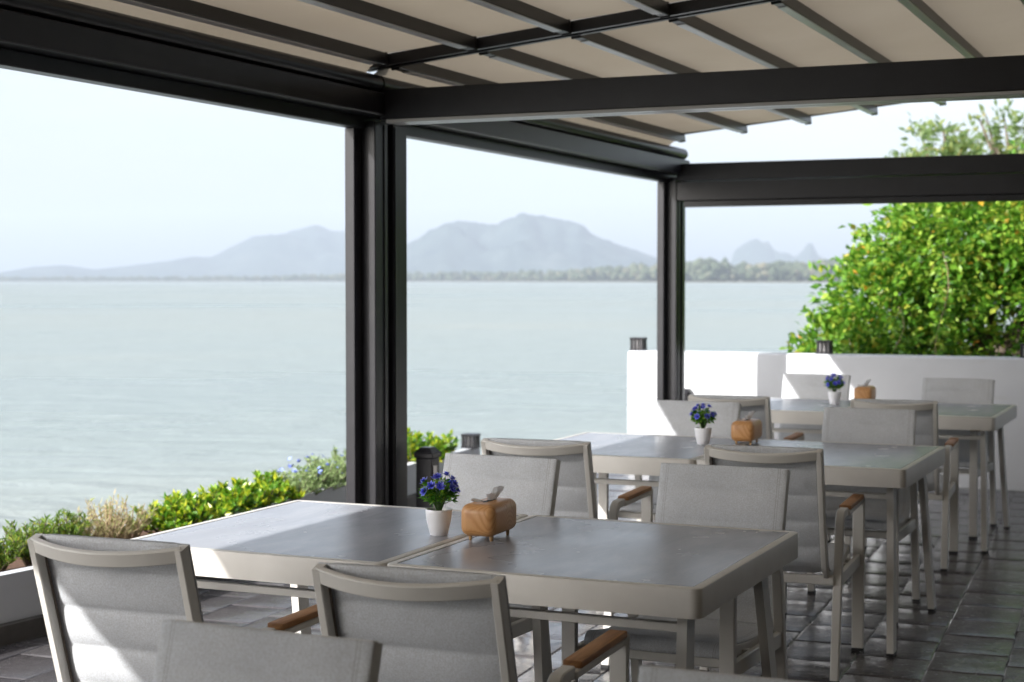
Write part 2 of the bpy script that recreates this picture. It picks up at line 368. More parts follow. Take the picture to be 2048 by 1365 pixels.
# ================================================================== SETTING
SEA_Z = -1.6
m = MB(); m.add([(-11500, -300, SEA_Z), (6000, -300, SEA_Z), (6000, 11500, SEA_Z), (-11500, 11500, SEA_Z)], [(0, 1, 2, 3)])
tag(m.obj('sea', M_SEA), kind='structure')

# terrace body and paving
m = MB(); m.box(-5.25, 6.0, -4.0, 12.25, SEA_Z - 0.8, -0.016)
floor = tag(m.obj('terrace_floor', M_GROUT), kind='structure')
rng = random.Random(5)
SW, SL, ROT = 0.287, 0.335, math.radians(3.3)
def slab_mesh(seed):
    r = random.Random(seed); bm = bmesh.new(); g = 0.0012
    nx, ny = 5, 6; gridv = []
    for j in range(ny):
        for i in range(nx):
            x = -SW/2 + g + (SW - 2*g) * (0, .03, .5, .97, 1)[i]; y = -SL/2 + g + (SL - 2*g) * (0, .03, .33, .67, .97, 1)[j]
            edge = i in (0, nx-1) or j in (0, ny-1)
            if edge: x += r.uniform(-.003, .003); y += r.uniform(-.003, .003)
            gridv.append((x, y, (r.uniform(-.0012, .0012) if not edge else -0.0022)))
    fs = [(j*nx+i, j*nx+i+1, (j+1)*nx+i+1, (j+1)*nx+i) for j in range(ny-1) for i in range(nx-1)]
    rim = [i for i in range(nx)] + [j*nx+nx-1 for j in range(1, ny)] + [(ny-1)*nx+i for i in range(nx-2, -1, -1)] + [j*nx for j in range(ny-2, 0, -1)]
    b = len(gridv); gridv += [(gridv[k][0]*1.015, gridv[k][1]*1.015, -0.014) for k in rim]
    for a in range(len(rim)): fs.append((rim[a], b+a, b+(a+1) % len(rim), rim[(a+1) % len(rim)]))
    mm = MB(); mm.add(gridv, fs); return mm
variants = [slab_mesh(s) for s in range(8)]
vmesh = [v.mesh('paving_slab', M_SLAB, smooth=True) for v in variants]
cells = []
cr_, sr_ = math.cos(ROT), math.sin(ROT)
for i in range(-24, 24):
    for j in range(-12, 48):
        u = (i + 0.5) * SW; v = (j + (0.5 if i % 2 else 0.0)) * SL
        u0, v0 = u - 0.40 - 0.0, v
        x = u0 * cr_ - v0 * sr_; y = u0 * sr_ + v0 * cr_
        if -4.75 < x < 1.6 and 0.6 < y < 12.02: cells.append((x, y))
def seen(c):
    px, py, d = proj((c[0], c[1], 0)); return d > 0.5 and -40 < px < 2090 and 600 < py < 1420
vis = sorted([c for c in cells if seen(c)], key=lambda c: c[0]**2 + c[1]**2)
single = set(vis[:300]); rest = MB()
for c in cells:
    k = rng.randrange(8); dz = rng.uniform(-.0015, .0015); rz = ROT + (math.pi if rng.random() < .5 else 0)
    if c in single:
        o = link('paving_slab', vmesh[k], floor, (c[0], c[1], dz), (rng.uniform(-.004, .004), rng.uniform(-.004, .004), rz))
    else:
        ca, sa = math.cos(rz), math.sin(rz)
        rest.add([(c[0] + p[0]*ca - p[1]*sa, c[1] + p[0]*sa + p[1]*ca, p[2] + dz) for p in variants[k].v], variants[k].f)
ro = rest.obj('paving_beyond', M_SLAB, floor, smooth=True); ro['kind'] = 'stuff'

# end wall
wl = MB(); wl.box(-4.33, 6.0, 12.0, 12.2, -0.01, 0.95, 0.02, 3)
tag(wl.obj('boundary_wall', M_WALL, angle=40), 'low white rendered wall closing the far end of the terrace', 'wall')
# land behind the wall
m = MB(); m.box(-2.9, 40, 12.22, 45, SEA_Z - 0.8, -0.35, 0.0)
tag(m.obj('ground', M_LAND), kind='structure')

# planter along the sea edge
path = [(-5.20, 2.2), (-4.95, 3.3), (-4.70, 4.4), (-4.575, 5.15), (-4.535, 5.5), (-4.56, 6.2), (-4.66, 7.2), (-4.78, 8.4), (-4.9, 9.6), (-4.97, 10.75)]
def strip_wall(off0, off1, z0, z1):
    mm = MB(); P = [Vector((x, y, 0)) for x, y in path]; ring = []
    for i, p in enumerate(P):
        t = (P[min(i+1, len(P)-1)] - P[max(i-1, 0)]).normalized(); n = Vector((-t.y, t.x, 0))
        a, b = p + n*off0, p + n*off1
        ring.append([(a.x, a.y, z0), (b.x, b.y, z0), (b.x, b.y, z1), (a.x, a.y, z1)])
    vs = [q for r in ring for q in r]; fs = []
    for i in range(len(P)-1):
        for j in range(4): fs.append((i*4+j, i*4+(j+1) % 4, (i+1)*4+(j+1) % 4, (i+1)*4+j))
    fs += [(0, 1, 2, 3), tuple(4*(len(P)-1)+j for j in (3, 2, 1, 0))]
    return mm.add(vs, fs)
pl = empty('planter', (-4.6, 5.5, 0), label='long curved white planter trough along the sea edge of the terrace', cat='planter')
pl.location = (0, 0, 0)
strip_wall(0.05, 0.11, 0.085, 0.285).obj('trough_wall', M_WALL, pl, angle=50)
strip_wall(0.52, 0.58, -0.6, 0.252).obj('trough_wall', M_WALL, pl, angle=50)
strip_wall(0.012, 0.5, -0.012, 0.083).obj('stone_base', M_SKIRT, pl, angle=50)
strip_wall(0.11, 0.52, 0.09, 0.235).obj('soil', M_SOIL, pl)

# ------------------------------------------------------------------ hills and far shore
def hill(name, pts, D, depth, seed):
    xs = np.array([p[0] for p in pts]); ys = np.array([p[1] for p in pts]); nu, nv = 170, 44
    verts = []; fs = []
    for j in range(nv):
        v = -1 + 2*j/(nv-1)
        for i in range(nu):
            px = xs[0] + (xs[-1]-xs[0])*i/(nu-1)
            d = D + v*depth
            wob = 60*noise.noise(Vector((i*.13, j*.22, seed)))*(1-abs(v)*.4) if abs(v) > .05 else 0
            py = float(np.interp(px + wob*abs(v)*.8, xs, ys))
            h = max(0.0, far_height(py, px, D) - SEA_Z)
            f = max(0.0, 1-abs(v)**1.25)
            nz = noise.noise(Vector((px*.012, v*3.6, seed))) * .7 + noise.noise(Vector((px*.03, v*9, seed+9))) * .3
            h2 = h*f*(1 + .55*nz*min(1, abs(v)*3)) + h*.03*noise.noise(Vector((px*.09, v*20, seed+3)))*(1-abs(v))
            g = far_point(px, d); verts.append((g.x, g.y, SEA_Z - 2 + max(0, h2)))
    for j in range(nv-1):
        for i in range(nu-1): fs.append((j*nu+i, j*nu+i+1, (j+1)*nu+i+1, (j+1)*nu+i))
    mm = MB(); mm.add(verts, fs); return tag(mm.obj(name, M_HILL, smooth=True), kind='structure')
hill('hill', [(-420, 556), (-300, 550), (-120, 546), (0, 545), (60, 534), (130, 530), (190, 539), (260, 531), (340, 521), (385, 513), (425, 514), (470, 492), (505, 474), (570, 466), (610, 455), (633, 450), (668, 463), (705, 460), (740, 472), (790, 498), (860, 525), (960, 545), (1050, 556)], 9300, 1100, 1.0)
hill('hill', [(640, 556), (720, 530), (770, 512), (806, 495), (850, 468), (888, 448), (918, 440), (960, 447), (992, 449), (1018, 438), (1045, 429), (1090, 432), (1130, 440), (1155, 444), (1180, 466), (1205, 482), (1240, 490), (1280, 503), (1330, 522), (1400, 540), (1500, 556)], 7600, 1000, 4.0)
hill('hill', [(1395, 558), (1450, 545), (1464, 522), (1470, 500), (1476, 494), (1490, 486), (1500, 479), (1515, 478), (1524, 484), (1535, 483), (1546, 498), (1556, 507), (1572, 506), (1582, 514), (1594, 511), (1604, 500), (1613, 487), (1620, 484), (1628, 497), (1634, 508), (1650, 520), (1690, 532), (1760, 540), (1850, 556)], 8800, 300, 7.5)
def shore_d(px): return float(np.interp(px, [-500, 500, 1000, 1400, 2100], [6400, 5200, 3900, 2700, 2500]))
# low land strip the far trees stand on
sh = MB(); vs = []
for k in range(61):
    px = -500 + 2600*k/60; a = far_point(px, shore_d(px)); b = far_point(px, shore_d(px) + 600)
    vs += [(a.x, a.y, SEA_Z - .5), (a.x, a.y, SEA_Z + 1.6), (b.x, b.y, SEA_Z + 4)]
sh.add(vs, [f for k in range(60) for f in ((3*k, 3*k+3, 3*k+4, 3*k+1), (3*k+1, 3*k+4, 3*k+5, 3*k+2))])
tag(sh.obj('far_shore', M_LAND), kind='structure')
ico = bmesh.new(); bmesh.ops.create_icosphere(ico, subdivisions=1, radius=1); ico.verts.index_update()
IV = [v.co.copy() for v in ico.verts]; IFc = [tuple(v.index for v in f.verts) for f in ico.faces]; ico.free()
ft = MB(); rr = random.Random(11)
for k in range(2300):
    px = rr.uniform(-500, 1980); d = shore_d(px) + rr.uniform(15, 330)
    hp = float(np.interp(px, [-500, 0, 500, 800, 1000, 1150, 1300, 1370, 1400, 1480, 1550, 1650, 2000], [9, 10, 13, 20, 23, 28, 40, 44, 50, 42, 42, 48, 46]))
    hh = hp * rr.uniform(.45, 1.08) * d / FPX
    g = far_point(px, d); w = hh * rr.uniform(.26, .48)
    for q in range(rr.randint(3, 5)):
        c = Vector((g.x + rr.uniform(-.6, .6)*w, g.y + rr.uniform(-.6, .6)*w, SEA_Z + hh*rr.uniform(.25, .78)))
        sx = w*rr.uniform(.5, .95); sz = hh*rr.uniform(.16, .26)
        ft.add([(c.x + p.x*sx*rr.uniform(.7, 1.25), c.y + p.y*sx*rr.uniform(.7, 1.25), c.z + p.z*sz*rr.uniform(.75, 1.25)) for p in IV], IFc)
tag(ft.obj('far_wood', M_FARTREE), 'hazy belt of trees on the far shore', 'woods', kind='stuff')

# ------------------------------------------------------------------ foliage helpers
def leaf_cloud(mm, centers, size, rnd, droop=0.0, slim=0.5, fold=0.25):
    """one folded leaf (two quads, 6 verts) per centre; centers = list of (pos, outward direction, scale)"""
    for p, out, s in centers:
        d = Vector(out) + Vector((rnd.gauss(0, .45), rnd.gauss(0, .45), rnd.gauss(0, .45) - droop))
        if d.length < 1e-4: d = Vector((0, 0, 1))
        d.normalize(); ref = Vector((rnd.gauss(0, 1), rnd.gauss(0, 1), rnd.gauss(0, 1) + .8))
        sd = d.cross(ref)
        if sd.length < 1e-4: continue
        sd.normalize(); nn = sd.cross(d); l = size*s*rnd.uniform(.7, 1.25); w = l*slim*.5
        p = Vector(p); a = p; b = p + d*l; m1 = p + d*l*.45
        mm.add([a, m1 + sd*w + nn*w*fold, b - nn*l*.08, m1 - sd*w + nn*w*fold, m1], [(0, 4, 1), (1, 4, 2), (0, 3, 4), (4, 3, 2)])

def crown_points(lobes, n, rnd, shell=0.55):
    """points in a union of ellipsoids, denser near the surface, in twig-sized clumps"""
    pts = []; vol = [l[3]*l[4]*l[5] for l in lobes]; tot = sum(vol)
    for l, v in zip(lobes, vol):
        k = max(8, int(n*v/tot)); made = 0
        while made < k:
            u = Vector((rnd.gauss(0, 1), rnd.gauss(0, 1), rnd.gauss(0, 1))).normalized()
            r = (shell + (1-shell)*rnd.random()**.6)
            nz = 1 + .34*noise.noise(Vector((u.x*2.6 + l[0]*3, u.y*2.6 + l[1], u.z*2.6 + l[2]*2))) + .24*noise.noise(u*6 + Vector((l[0], l[1], l[2])))
            c = Vector((l[0] + u.x*l[3]*r*nz, l[1] + u.y*l[4]*r*nz, l[2] + u.z*l[5]*r*nz))
            out = (u + Vector((0, 0, .25))).normalized(); cl = rnd.randint(4, 9)
            for q in range(cl):
                pts.append((c + Vector((rnd.gauss(0, .045), rnd.gauss(0, .045), rnd.gauss(0, .045))), out, 1.0))
            made += cl
    return pts

def limb_set(mm, base, tips, r0, rnd):
    for tpt in tips:
        b = Vector(base); e = Vector(tpt); mid = b.lerp(e, .5) + Vector((rnd.uniform(-.12, .12), rnd.uniform(-.12, .12), .12))
        mm.tube([b, b.lerp(mid, .5), mid, mid.lerp(e, .6), e], [r0, r0*.8, r0*.6, r0*.4, r0*.15], 6)

# big vine-covered bush behind the wall
rb = random.Random(21)
def bush(name, lobes, n, size, material, label, cat, seed, trunk_r=.06, group=None):
    rnd = random.Random(seed); cx = sum(l[0] for l in lobes)/len(lobes); cyy = sum(l[1] for l in lobes)/len(lobes)
    root = empty(name, (cx, cyy, -0.35), label=label, cat=cat, group=group)
    root.location = (0, 0, 0)
    mm = MB(); leaf_cloud(mm, crown_points(lobes, n, rnd), size, rnd, droop=.25, slim=.55)
    cr2 = mm.obj('crown', material, root); cr2['kind'] = 'stuff'
    tb = MB(); tb.tube([(cx, cyy, -.36), (cx + .05, cyy, .4), (cx - .04, cyy + .05, 1.0)], [trunk_r, trunk_r*.85, trunk_r*.7], 8)
    limb_set(tb, (cx - .04, cyy + .05, .9), [(l[0], l[1] + .25, l[2]) for l in lobes], trunk_r*.6, rnd)
    tb.obj('trunk', M_BARK, root, smooth=True)
    return root
B1 = [(-2.62, 13.45, .80, .62, .70, .62), (-2.60, 13.65, 1.30, .58, .70, .52), (-2.25, 13.75, 1.66, .66, .75, .46), (-1.95, 13.9, 1.85, .70, .85, .50), (-1.45, 13.8, 1.15, .85, .9, .95),
      (-1.2, 14.0, 1.90, .85, .9, .62), (-.55, 13.8, 1.2, .8, .95, 1.0), (-.3, 14.1, 1.9, .9, .9, .62), (.5, 13.9, 1.3, .9, .9, 1.0), (-2.98, 13.1, .78, .40, .40, .36), (-3.12, 13.0, .70, .25, .3, .26)]
bush('vine_bush', B1, 74000, .075, M_BUSH, 'dense bright green vine-covered bush rising behind the white wall', 'bush', 31, .09)
# trailing shoots hanging at the bush's sunny face
tl = MB(); rs = random.Random(4)
BR = [o for o in COL.objects if o.name == 'vine_bush'][0]
for (x, y, z, ln) in [(-2.02, 12.72, 1.72, .85), (-2.36, 12.75, 1.3, .5), (-1.25, 12.72, 1.6, .6), (-1.05, 12.75, 2.1, .5), (-2.75, 12.75, 1.05, .4), (-2.93, 12.9, .95, .35)]:
    pts = [Vector((x + .05*math.sin(i*.9), y - .03*math.sin(i*.5), z - ln*i/6)) for i in range(7)]; MB().tube(pts, .0032, 5).obj('hanging_shoot', M_TWIG, BR)
    for i in range(int(ln*110)):
        f = rs.random(); q = Vector((x, y, z - ln*f)); leaf_cloud(tl, [(q, (rs.choice((-1, 1)), -.4, -.2), .9)], .07, rs, .2, .5)
o = tl.obj('shoot_leaves', M_BUSH, BR); o['kind'] = 'stuff'

def tree(name, lobes, n, size, material, label, seed, base, group=None):
    rnd = random.Random(seed); root = empty(name, (0, 0, 0), label=label, cat='tree', group=group)
    mm = MB(); leaf_cloud(mm, crown_points(lobes, n, rnd, .25), size, rnd, droop=.3, slim=.42)
    o = mm.obj('crown', material, root); o['kind'] = 'stuff'
    tb = MB(); b = Vector(base); top = Vector((base[0] + .1, base[1], base[2] + 2.2))
    tb.tube([b, b.lerp(top, .5) + Vector((.05, 0, 0)), top], [.13, .11, .08], 8)
    limb_set(tb, top, [(l[0], l[1], l[2] + l[5]*.7) for l in lobes], .05, rnd)
    tb.obj('trunk', M_BARK, root, smooth=True); return root
tree('slender_tree', [(-3.64, 21, 3.24, .17, .35, .26), (-3.36, 21, 3.26, .26, .4, .30), (-3.12, 21, 3.02, .34, .5, .26), (-3.78, 21, 2.96, .25, .4, .2), (-4.0, 20.8, 2.92, .2, .3, .12), (-3.4, 21, 2.7, .6, .6, .3)], 1500, .12, M_TREE, 'sparse pale treetop showing above the far beam, left of the taller one', 41, (-3.3, 21, -.36))
tree('slender_tree', [(-2.97, 22, 3.45, .15, .3, .34), (-2.74, 22, 3.42, .19, .3, .40), (-2.85, 22, 3.08, .42, .5, .3), (-2.42, 22, 3.35, .22, .4, .42), (-2.15, 22, 3.3, .4, .5, .4), (-3.07, 22, 3.58, .07, .2, .15), (-2.5, 22, 2.8, .7, .6, .35)], 1900, .13, M_TREE, 'taller grey-green treetop above the far beam at the right edge', 43, (-2.5, 22, -.36))

# shrubs in the planter
def shrub(name, x, y, r, h, kind, label, seed, group):
    rnd = random.Random(seed); root = empty(name, (x, y, .24), label=label, cat='shrub', group=group)
    st = MB(); lf = MB()
    if kind == 'glossy':
        for k in range(32):
            a = rnd.uniform(0, 6.28); rr_ = r*math.sqrt(rnd.random()); hh = h*rnd.uniform(.4, 1.22)*(1-.3*(rr_/r)**2)
            tip = Vector((rr_*math.cos(a), rr_*math.sin(a), hh)); st.tube([(tip.x*.25, tip.y*.25, -.02), (tip.x*.7, tip.y*.7, hh*.5), tip], [.006, .004, .002], 5)
            for q in range(46):
                f = rnd.uniform(.25, 1.0); p = Vector((tip.x*(.25+.75*f), tip.y*(.25+.75*f), hh*f)); b = rnd.uniform(0, 6.28)
                lf_dir = Vector((math.cos(b), math.sin(b), .55 + .8*(f > .88))); leaf_cloud(lf, [(p, lf_dir, 1)], .045, rnd, 0, .5)
        mt = M_GLOSSY
    elif kind in ('fine', 'dry', 'grey'):
        n = {'fine': 46, 'dry': 40, 'grey': 60}[kind]
        for k in range(n):
            a = rnd.uniform(0, 6.28); rr_ = r*math.sqrt(rnd.random()); hh = h*rnd.uniform(.5, 1.12)*(1-.3*(rr_/r)**2)
            tip = Vector((rr_*math.cos(a), rr_*math.sin(a), hh)); st.tube([(tip.x*.2, tip.y*.2, -.02), (tip.x*.6, tip.y*.6, hh*.55), tip], [.0045, .003, .0015], 4)
            for q in range({'fine': 40, 'dry': 13, 'grey': 40}[kind]):
                f = rnd.uniform(.2, 1.0); p = Vector((tip.x*(.2+.8*f), tip.y*(.2+.8*f), hh*f)); b = rnd.uniform(0, 6.28)
                leaf_cloud(lf, [(p, (math.cos(b)*.8, math.sin(b)*.8, .9), 1)], {'fine': .032, 'dry': .034, 'grey': .03}[kind], rnd, 0, {'fine': .26, 'dry': .2, 'grey': .32}[kind])
        mt = {'fine': M_NEEDLE, 'dry': M_DRY, 'grey': M_GREYLEAF}[kind]
    st.obj('stems', M_TWIG if kind == 'dry' else M_BARK, root)
    o = lf.obj('foliage', mt, root); o['kind'] = 'stuff'
    return root, rnd
def planter_x(y): return float(np.interp(y, [p[1] for p in path], [p[0] for p in path])) - .30
GS = 'shrubs in the planter'
shrub('feathery_shrub', planter_x(5.42), 5.42, .15, .19, 'fine', 'small feathery green shrub at the left edge of the photo', 1, GS)
shrub('feathery_shrub', planter_x(5.66) + .02, 5.66, .15, .21, 'fine', 'feathery green shrub just left of the sunlit chair back', 2, GS)
shrub('feathery_shrub', planter_x(5.88), 5.88, .13, .21, 'fine', 'feathery shrub half hidden behind the sunlit chair back', 3, GS)
shrub('dry_shrub', planter_x(6.02), 6.04, .13, .20, 'dry', 'wispy brown shrub behind the sunlit chair back, nearest of the dry ones', 4, GS)
shrub('dry_shrub', planter_x(6.20), 6.22, .16, .23, 'dry', 'tallest wispy dry shrub, in the middle of the dry ones', 5, GS)
shrub('dry_shrub', planter_x(6.42), 6.42, .16, .19, 'dry', 'wispy dry shrub touching the glossy hedge', 6, GS)
for i, (y, h, lab) in enumerate([(6.68, .15, 'glossy yellow-green shrub, first of the clipped row beside the dry shrubs'), (6.94, .14, 'glossy yellow-green shrub, second of the clipped row from the left'),
                                 (7.20, .14, 'glossy yellow-green shrub, third of the clipped row from the left'), (7.46, .17, 'glossy yellow-green shrub, fourth of the clipped row, above the table edge'),
                                 (7.72, .16, 'glossy yellow-green shrub, last of the row beside the blue-flowered shrubs')]):
    shrub('glossy_shrub', planter_x(y) + .09, y, .22, h, 'glossy', lab, 20+i, GS)
FLW = MB()
for k in range(5):
    a = 2*math.pi*k/5; d = Vector((math.cos(a), math.sin(a), .25)); sd = Vector((-math.sin(a), math.cos(a), 0))
    FLW.add([(0, 0, 0), d*.008 + sd*.006, d*.015, d*.008 - sd*.006], [(0, 1, 2, 3)])
flw_mesh = FLW.mesh('blossom', M_BLUEFLOWER)
for i, (y, h, lab) in enumerate([(8.0, .165, 'grey-green shrub dotted with blue flowers, next to the glossy row'), (8.30, .19, 'grey-green blue-flowered shrub, middle one of the three'), (8.62, .215, 'grey-green blue-flowered shrub right beside the near pergola post')]):
    root, rnd = shrub('blue_flowered_shrub', planter_x(y) + .13, y, .25, h, 'grey', lab, 40+i, GS)
    for k in range(13):
        a = rnd.uniform(0, 6.28); q = .19*math.sqrt(rnd.random())
        o = link('blossom', flw_mesh, root, (q*math.cos(a), q*math.sin(a), h*rnd.uniform(.6, 1.1)), (rnd.uniform(-.8, .8), rnd.uniform(-.8, .8), rnd.uniform(0, 6))); o.scale = (1.05, 1.05, 1.05)
shrub('glossy_shrub', planter_x(9.75) + .16, 9.75, .27, .20, 'glossy', 'yellow-green shrub beside the dark bollard at the near post', 60, GS)
shrub('glossy_shrub', planter_x(10.1) + .12, 10.1, .22, .19, 'glossy', 'yellow-green shrub just left of the slatted lantern', 61, GS)

# ------------------------------------------------------------------ pergola
pg = empty('pergola', (0, 0, 0), label='dark aluminium pergola with retractable beige fabric roof over the tables', cat='pergola')
XO, XI = -3.72, -3.60
YMAX, YMIN, XR = 11.2, -2.5, 2.6
def post(y0, ymid, ygap, y1, guide=True):
    m = MB(); m.box(XO, XI, y0, ymid, 0.0, 2.235, .004, 1)
    p = m.obj('post', M_DARK, pg, angle=35)
    m = MB(); m.box(XO + .03, XI - .03, ymid - .01, y1 - .02, 0.0, 2.23); m.obj('groove', M_BLACK, p)
    m = MB(); m.box(XO, XI, ygap, y1, 0.0, 2.232, .003, 1); m.obj('screen_guide', M_DARK, p, angle=35)
    for a, b in ((ygap + .01, ygap + .035), (ymid - .045, ymid - .02)):
        m = MB(); m.box(XI + .0005, XI + .006, a, b, 0, 2.222, .002, 1); m.obj('rib', M_DARK, p, angle=35)
    if guide:
        m = MB(); m.box(XO, XO + .05, y0 - .07, y0 - .04, 0.0, 2.199, .003, 1); m.obj('screen_guide', M_DARK, p, angle=35)
        m = MB(); m.box(XO + .004, XO + .05, y0 - .0395, y0 - .0005, 0.0, 2.198, .003, 1); m.obj('screen_guide', M_BLACK, p, angle=35)
post(6.57, 6.695, 6.745, 6.885)
post(11.0, 11.09, 11.12, 11.21)
for y in (6.57, 11.0):
    m = MB(); m.box(XR - .12, XR, y, y + .13, 0, 2.88, .004, 1); m.obj('post', M_DARK, pg, angle=35)
for y in (-.6,):
    m = MB(); m.box(XO, XI, y, y + .13, 0, 2.235, .004, 1); m.obj('post', M_DARK, pg, angle=35)
# eave beam along the sea side
m = MB(); m.box(XO - .002, -3.565, YMIN, YMAX, 2.258, 2.362, .005, 1); eb = m.obj('eave_beam', M_DARK, pg, angle=35)
m = MB(); m.box(XO, -3.652, YMIN, YMAX - .02, 2.200, 2.2565, .004, 1); m.obj('screen_cassette', M_DARK, eb, angle=35)
m = MB(); prof = []
for k in range(11):
    a = math.pi*(k/10) - math.pi/2; prof.append((-3.605 + .042*math.cos(a), 2.405 + .04*math.sin(a)))
prof += [(-3.70, 2.445), (-3.70, 2.365)]
def extr(mm, prof, y0, y1):
    n = len(prof); vs = [(x, y0, z) for x, z in prof] + [(x, y1, z) for x, z in prof]
    mm.add(vs, [(i, (i+1) % n, n + (i+1) % n, n + i) for i in range(n)] + [tuple(range(n)), tuple(range(2*n-1, n-1, -1))]); return mm
extr(m, prof, YMIN, 6.585).obj('gutter', M_DARK, pg, angle=40); extr(MB(), prof, 6.60, YMAX - .05).obj('gutter', M_DARK, pg, angle=40)
# cross beams
def cross_beam(y0, y1, z0, z1, tiers=False):
    m = MB(); m.box(-3.60, XR, y0, y1, z0 + .016, z1, .004, 1); b = m.obj('cross_beam', M_DARK, pg, angle=35)
    m = MB(); w = (y1 - y0)
    m.box(-3.56, XR, y0 + .001, y0 + w*.42, z0, z0 + .0155, .002, 1); m.obj('slot_lip', M_BARSTRIP, b, angle=35)
    m = MB(); m.box(-3.56, XR, y0 + w*.58, y1 - .001, z0, z0 + .0155, .002, 1); m.obj('slot_lip', M_BARSTRIP, b, angle=35)
    return b
cross_beam(6.60, 6.73, 2.225, 2.378)
b2 = MB(); b2.box(-3.60, XR, 11.0, 11.12, 2.206, 2.328, .004, 1); b2o = b2.obj('cross_beam', M_DARK, pg, angle=35)
b2 = MB(); b2.box(-3.60, XR, 11.002, 11.12, 2.066, 2.200, .004, 1); b2.obj('screen_box', M_DARK, b2o, angle=35)
b2 = MB(); b2.box(-3.555, XR, 11.03, 11.09, 2.022, 2.0655, .003, 1); b2.obj('screen_bar', M_DARK, b2o, angle=35)
m = MB(); m.box(XR - .12, XR, YMIN, 11.0, 2.9, 3.08, .004, 1); m.obj('eave_beam', M_DARK, pg, angle=35)
# roof bars and fabric
def zbar(x): return 2.478 + .1*(x + 3.555)
SLOPE = math.atan(.1)
bays = [(YMIN, 6.565), (6.70, 10.985)]
NB = 18
rp = random.Random(3)
for bi, (y0, y1) in enumerate(bays):
    ln = y1 - y0
    m = MB(); m.box(-.021, .021, -ln/2, ln/2, .004, .062, .003, 1); bar_me = m.mesh('roof_bar', M_DARK, angle=35)
    m = MB(); m.box(-.019, .019, -ln/2 + .09, ln/2 - .09, .0, .0035); strip_me = m.mesh('bar_strip', M_BARSTRIP)
    m = MB(); m.box(-.022, .022, -.008, .008, .0, .066, .002, 1); cap_me = m.mesh('end_cap', M_BLACK, angle=35)
    for k in range(NB):
        x = -3.555 + .45*k; z = zbar(x)
        if x > XR - .1: break
        b = link('roof_bar', bar_me, pg, (x, (y0 + y1)/2, z), (0, -SLOPE, 0))
        link('bar_strip', strip_me, b)
        link('end_cap', cap_me, b, (0, -ln/2 - .008, 0)); link('end_cap', cap_me, b, (0, ln/2 + .008, 0))
    # fabric, one panel per gap, each sagging a little
    edges = [-3.70] + [-3.555 + .45*k for k in range(NB)]
    for k in range(len(edges) - 1):
        xa, xb = edges[k], edges[k+1]
        if xb > XR: break
        m = MB(); nx, ny = 9, 60; vs = []; fs = []; ph = rp.uniform(0, 6)
        for j in range(ny):
            y = y0 - .03 + (ln + .06)*j/(ny-1) if bi else y0 + (ln + .035)*j/(ny-1); endf = math.exp(-max(0, min(y - y0, y1 - y))/.10)
            for i in range(nx):
                f = i/(nx-1); x = xa + .001 + (xb - xa - .002)*f
                sag = -.018*math.sin(math.pi*f)*(1 - .95*endf) + .0035*math.sin(math.pi*f)*noise.noise(Vector((x*4, y*1.2, ph)))
                if k == 0: sag -= .092*(1-f)
                vs.append((x, y, zbar(x) + .064 + sag - .003*endf*math.sin(math.pi*f)**2))
        for j in range(ny-1):
            for i in range(nx-1): fs.append((j*nx+i, j*nx+i+1, (j+1)*nx+i+1, (j+1)*nx+i))
        m.add(vs, fs); o = m.obj('fabric_panel', M_ROOF, pg, smooth=True)
# sloping guide rail where the two roof bays meet
def rail(y0, y1, dz0, dz1, x0=-3.69, x1=2.58):
    vs = [(x, y, zbar(x) + dz) for x in (x0, x1) for y, dz in ((y0, dz0), (y1, dz0), (y1, dz1), (y0, dz1))]
    return MB().add(vs, [(0, 1, 5, 4), (1, 2, 6, 5), (2, 3, 7, 6), (3, 0, 4, 7), (0, 3, 2, 1), (4, 5, 6, 7)])
g = rail(6.585, 6.612, .008, .058).obj('guide_rail', M_DARK, pg)
rail(6.655, 6.682, .008, .058).obj('guide_rail', M_DARK, pg)
rail(6.6125, 6.6545, .022, .068).obj('rail_channel', M_BLACK, g)
m = MB()
for k in range(NB):
    x = -3.555 + .45*k
    if x > XR - .2: break
    m = MB(); m.box(-.012, .012, -.022, .022, .006, .034, .003, 1)
    m.obj('carriage', M_BARSTRIP, g, loc=(x, 6.574, zbar(x) + .03)); 
rail(10.985, 11.005, .052, .070).obj('fabric_edge', M_DARK, pg)

# unseen building, guessed, added right of and behind the camera to block sky light
M_RENDER = mat('taupe_render', (0.2, 0.18, 0.16), 0.8, build=b_powder((0.16, 0.155, 0.15), (0.21, 0.205, 0.20)))
M_GLASS = mat('dark_glazing', (0.02, 0.022, 0.025), 0.08, spec=0.6)
rbd = empty('unseen_shade_building', (0, 0, 0), label='unseen taupe building with dark windows, added to shade the terrace', cat='building')
BX, BY = 2.75, -2.7
m = MB(); m.box(BX, 9.0, -9.0, 9.5, -.01, 4.4); m.obj('wall', M_RENDER, rbd)
m = MB(); m.box(-3.3, BX - .005, -9.0, BY, -.01, 4.4); m.obj('wall', M_RENDER, rbd)
m = MB(); m.box(-3.5, BX, -9.3, BY + .2, 4.402, 4.6); m.obj('roof', M_DARK, rbd)
m = MB(); m.box(BX + .002, 9.3, -9.3, 9.8, 4.402, 4.6); m.obj('roof', M_DARK, rbd)
for k in range(3):
    m = MB(); m.box(BX - .03, BX + .02, .2 + 2.9*k, 2.3 + 2.9*k, .1, 2.3); w_ = m.obj('window', M_GLASS, rbd)
    m = MB(); m.box(BX - .05, BX + .03, 1.22 + 2.9*k, 1.28 + 2.9*k, .1, 2.3); m.obj('mullion', M_DARK, w_)
for k in range(2):
    m = MB(); m.box(-2.6 + 2.7*k, -.4 + 2.7*k, BY - .02, BY + .03, .1, 2.15); w_ = m.obj('window', M_GLASS, rbd)
    m = MB(); m.box(-1.53 + 2.7*k, -1.47 + 2.7*k, BY - .03, BY + .05, .1, 2.15); m.obj('mullion', M_DARK, w_)

